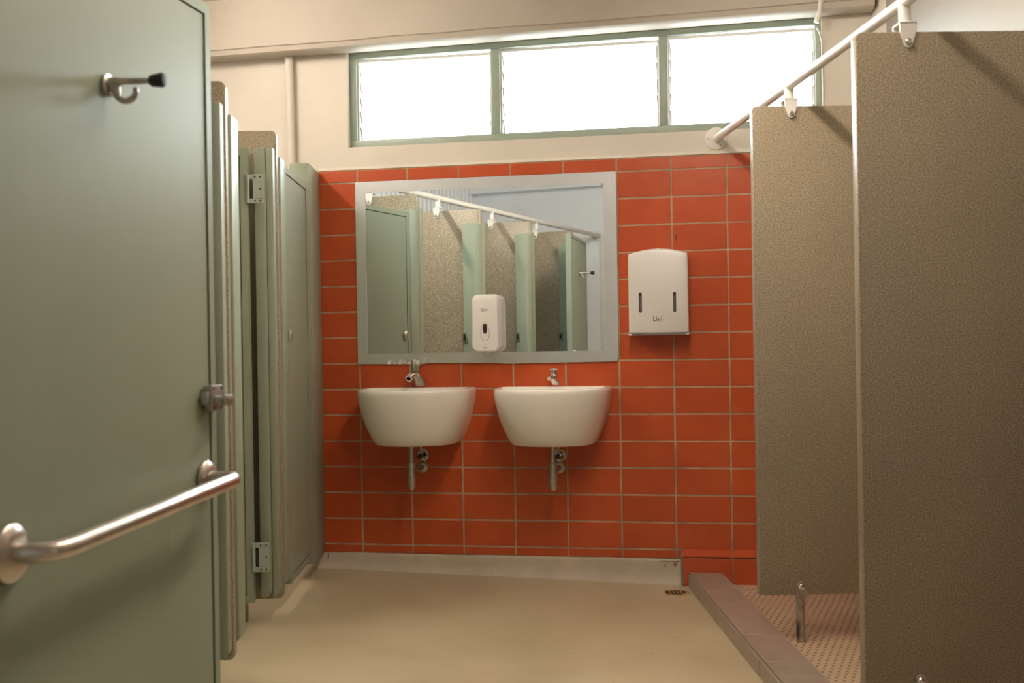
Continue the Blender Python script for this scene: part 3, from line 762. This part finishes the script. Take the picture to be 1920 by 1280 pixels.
MB().box(0.022, 0.0232, -0.0904, -0.0900, 0.155, 0.226).build('moulding_line', 'ceramic', t)
MB().lathe([(0, 0.02), (0.012, 0.016), (0.014, 0.0)], (0.0, -0.055, -0.0015), (0, 0, -1), 16).build('spout', 'white_plastic', t, smooth=True)

t = wall_thing('paper_towel_dispenser', 'white paper towel dispenser with two dark slots on the orange tiles', 'towel dispenser', 0.782, 0.0098, 1.088)
def arch(hw, z0, z1, rise, y, r=0.012):
    pts = [(-hw, y, z0)] + [(hw, y, z0)]
    pts += [(hw, y, z1 - r)]
    for i in range(17):
        u = 1 - i / 8.0
        pts.append(((hw - r * .25) * u, y, z1 + rise * (1 - u * u)))
    pts.append((-hw, y, z1 - r))
    return pts
body = MB().loft([arch(0.130, 0.010, 0.358, 0.022, -0.0005), arch(0.132, 0.008, 0.361, 0.022, -0.060), arch(0.132, 0.008, 0.361, 0.022, -0.086), arch(0.129, 0.011, 0.355, 0.022, -0.096), arch(0.122, 0.018, 0.345, 0.021, -0.100)])
body.build('cover', 'white_plastic', t, smooth=True)
MB().box(-0.134, 0.134, -0.094, -0.0005, 0.0, 0.0075).build('base_tray', 'white_plastic', t, 0.002, 1)
MB().box(-0.120, 0.120, -0.0965, -0.0945, 0.001, 0.0065).build('tray_lip', 'grey_print', t)
for s in (-0.079, 0.072):
    MB().prism(rrect(s - 0.0065, s + 0.0065, 0.100, 0.190, 0.0064, 5), -0.1006, -0.0995, 'y').build('slot', 'dark_plastic', t)
    MB().prism(rrect(s - 0.003, s + 0.003, 0.106, 0.172, 0.0029, 4), -0.1010, -0.1006, 'y').build('slot_view', 'grey_print', t)
MB().lathe([(0, 0.006), (0.004, 0.006), (0.006, 0.0)], (0.0, -0.058, 0.382), (0, 0, 1), 12).build('lock_button', 'white_plastic', t, smooth=True)
logo(t, -0.003, -0.1002, 0.062, 0.0215, 'grey_print')

# ================================================================== winder pole at the window's right end
t = thing('winder_pole', 'white pole hanging from the ceiling at the shower end of the window', 'pole', (0, 0, 0))
p0, p1 = WP(1.478, 0.10, 2.425), WP(1.492, 0.10, 2.462)
MB().sweep([p1, WP(1.50, 0.14, 2.53), WP(1.505, 0.16, CEIL + 0.002)], 0.0115, 14).build('tube', 'white_enamel', t, smooth=True)
MB().sweep([p0, p0 + (p1 - p0) * 0.5, p1 + (p1 - p0) * 0.06], [0.0115, 0.013, 0.0135], 14).build('end_cap', 'ceramic', t, smooth=True)
t = tag(MB().sweep([WP(1.488, 0.003, 2.425), WP(1.500, 0.006, 2.40), WP(1.507, 0.006, 2.36), WP(1.509, 0.005, 2.2), WP(1.509, 0.004, 2.02)], 0.0035, 8).build('window_cord', 'white_enamel', smooth=True), 'thin white cord hanging beside the green window frame', 'cord')

# ================================================================== ceiling lights
def tube_light(x, y0, y1, mat, label):
    t = thing('ceiling_light', label, 'light', (x, (y0 + y1) / 2, CEIL - 0.062), 0)
    L2 = (y1 - y0) / 2
    MB().prism([(-0.035, 0.062), (0.035, 0.062), (0.025, 0.028), (-0.025, 0.028)], -L2 - 0.03, L2 + 0.03, 'y').build('housing', 'white_enamel', t)
    for s in (-1, 1): MB().box(-0.016, 0.016, s * L2 + (-0.012 if s > 0 else 0), s * L2 + (0 if s > 0 else 0.012), -0.02, 0.028).build('lamp_holder', 'white_plastic', t)
    MB().sweep([(0, -L2 + 0.012, 0), (0, L2 - 0.012, 0)], 0.016, 12).build('lamp', mat, t)
tube_light(-1.53, 4.05, 5.05, 'lamp_tube_stall', 'ceiling tube light above the left stalls, warm glow on the plaster beam')
tube_light(0.43, 1.95, 2.95, 'lamp_tube_aisle', 'ceiling tube light above the aisle, casting rail shadows on shower partitions')
tube_light(0.43, 3.05, 3.95, 'lamp_tube_added', 'added unseen tube light brightening the aisle in front of the basins')  # added fill tube, not a known fitting; brightens tiles, basins and floor
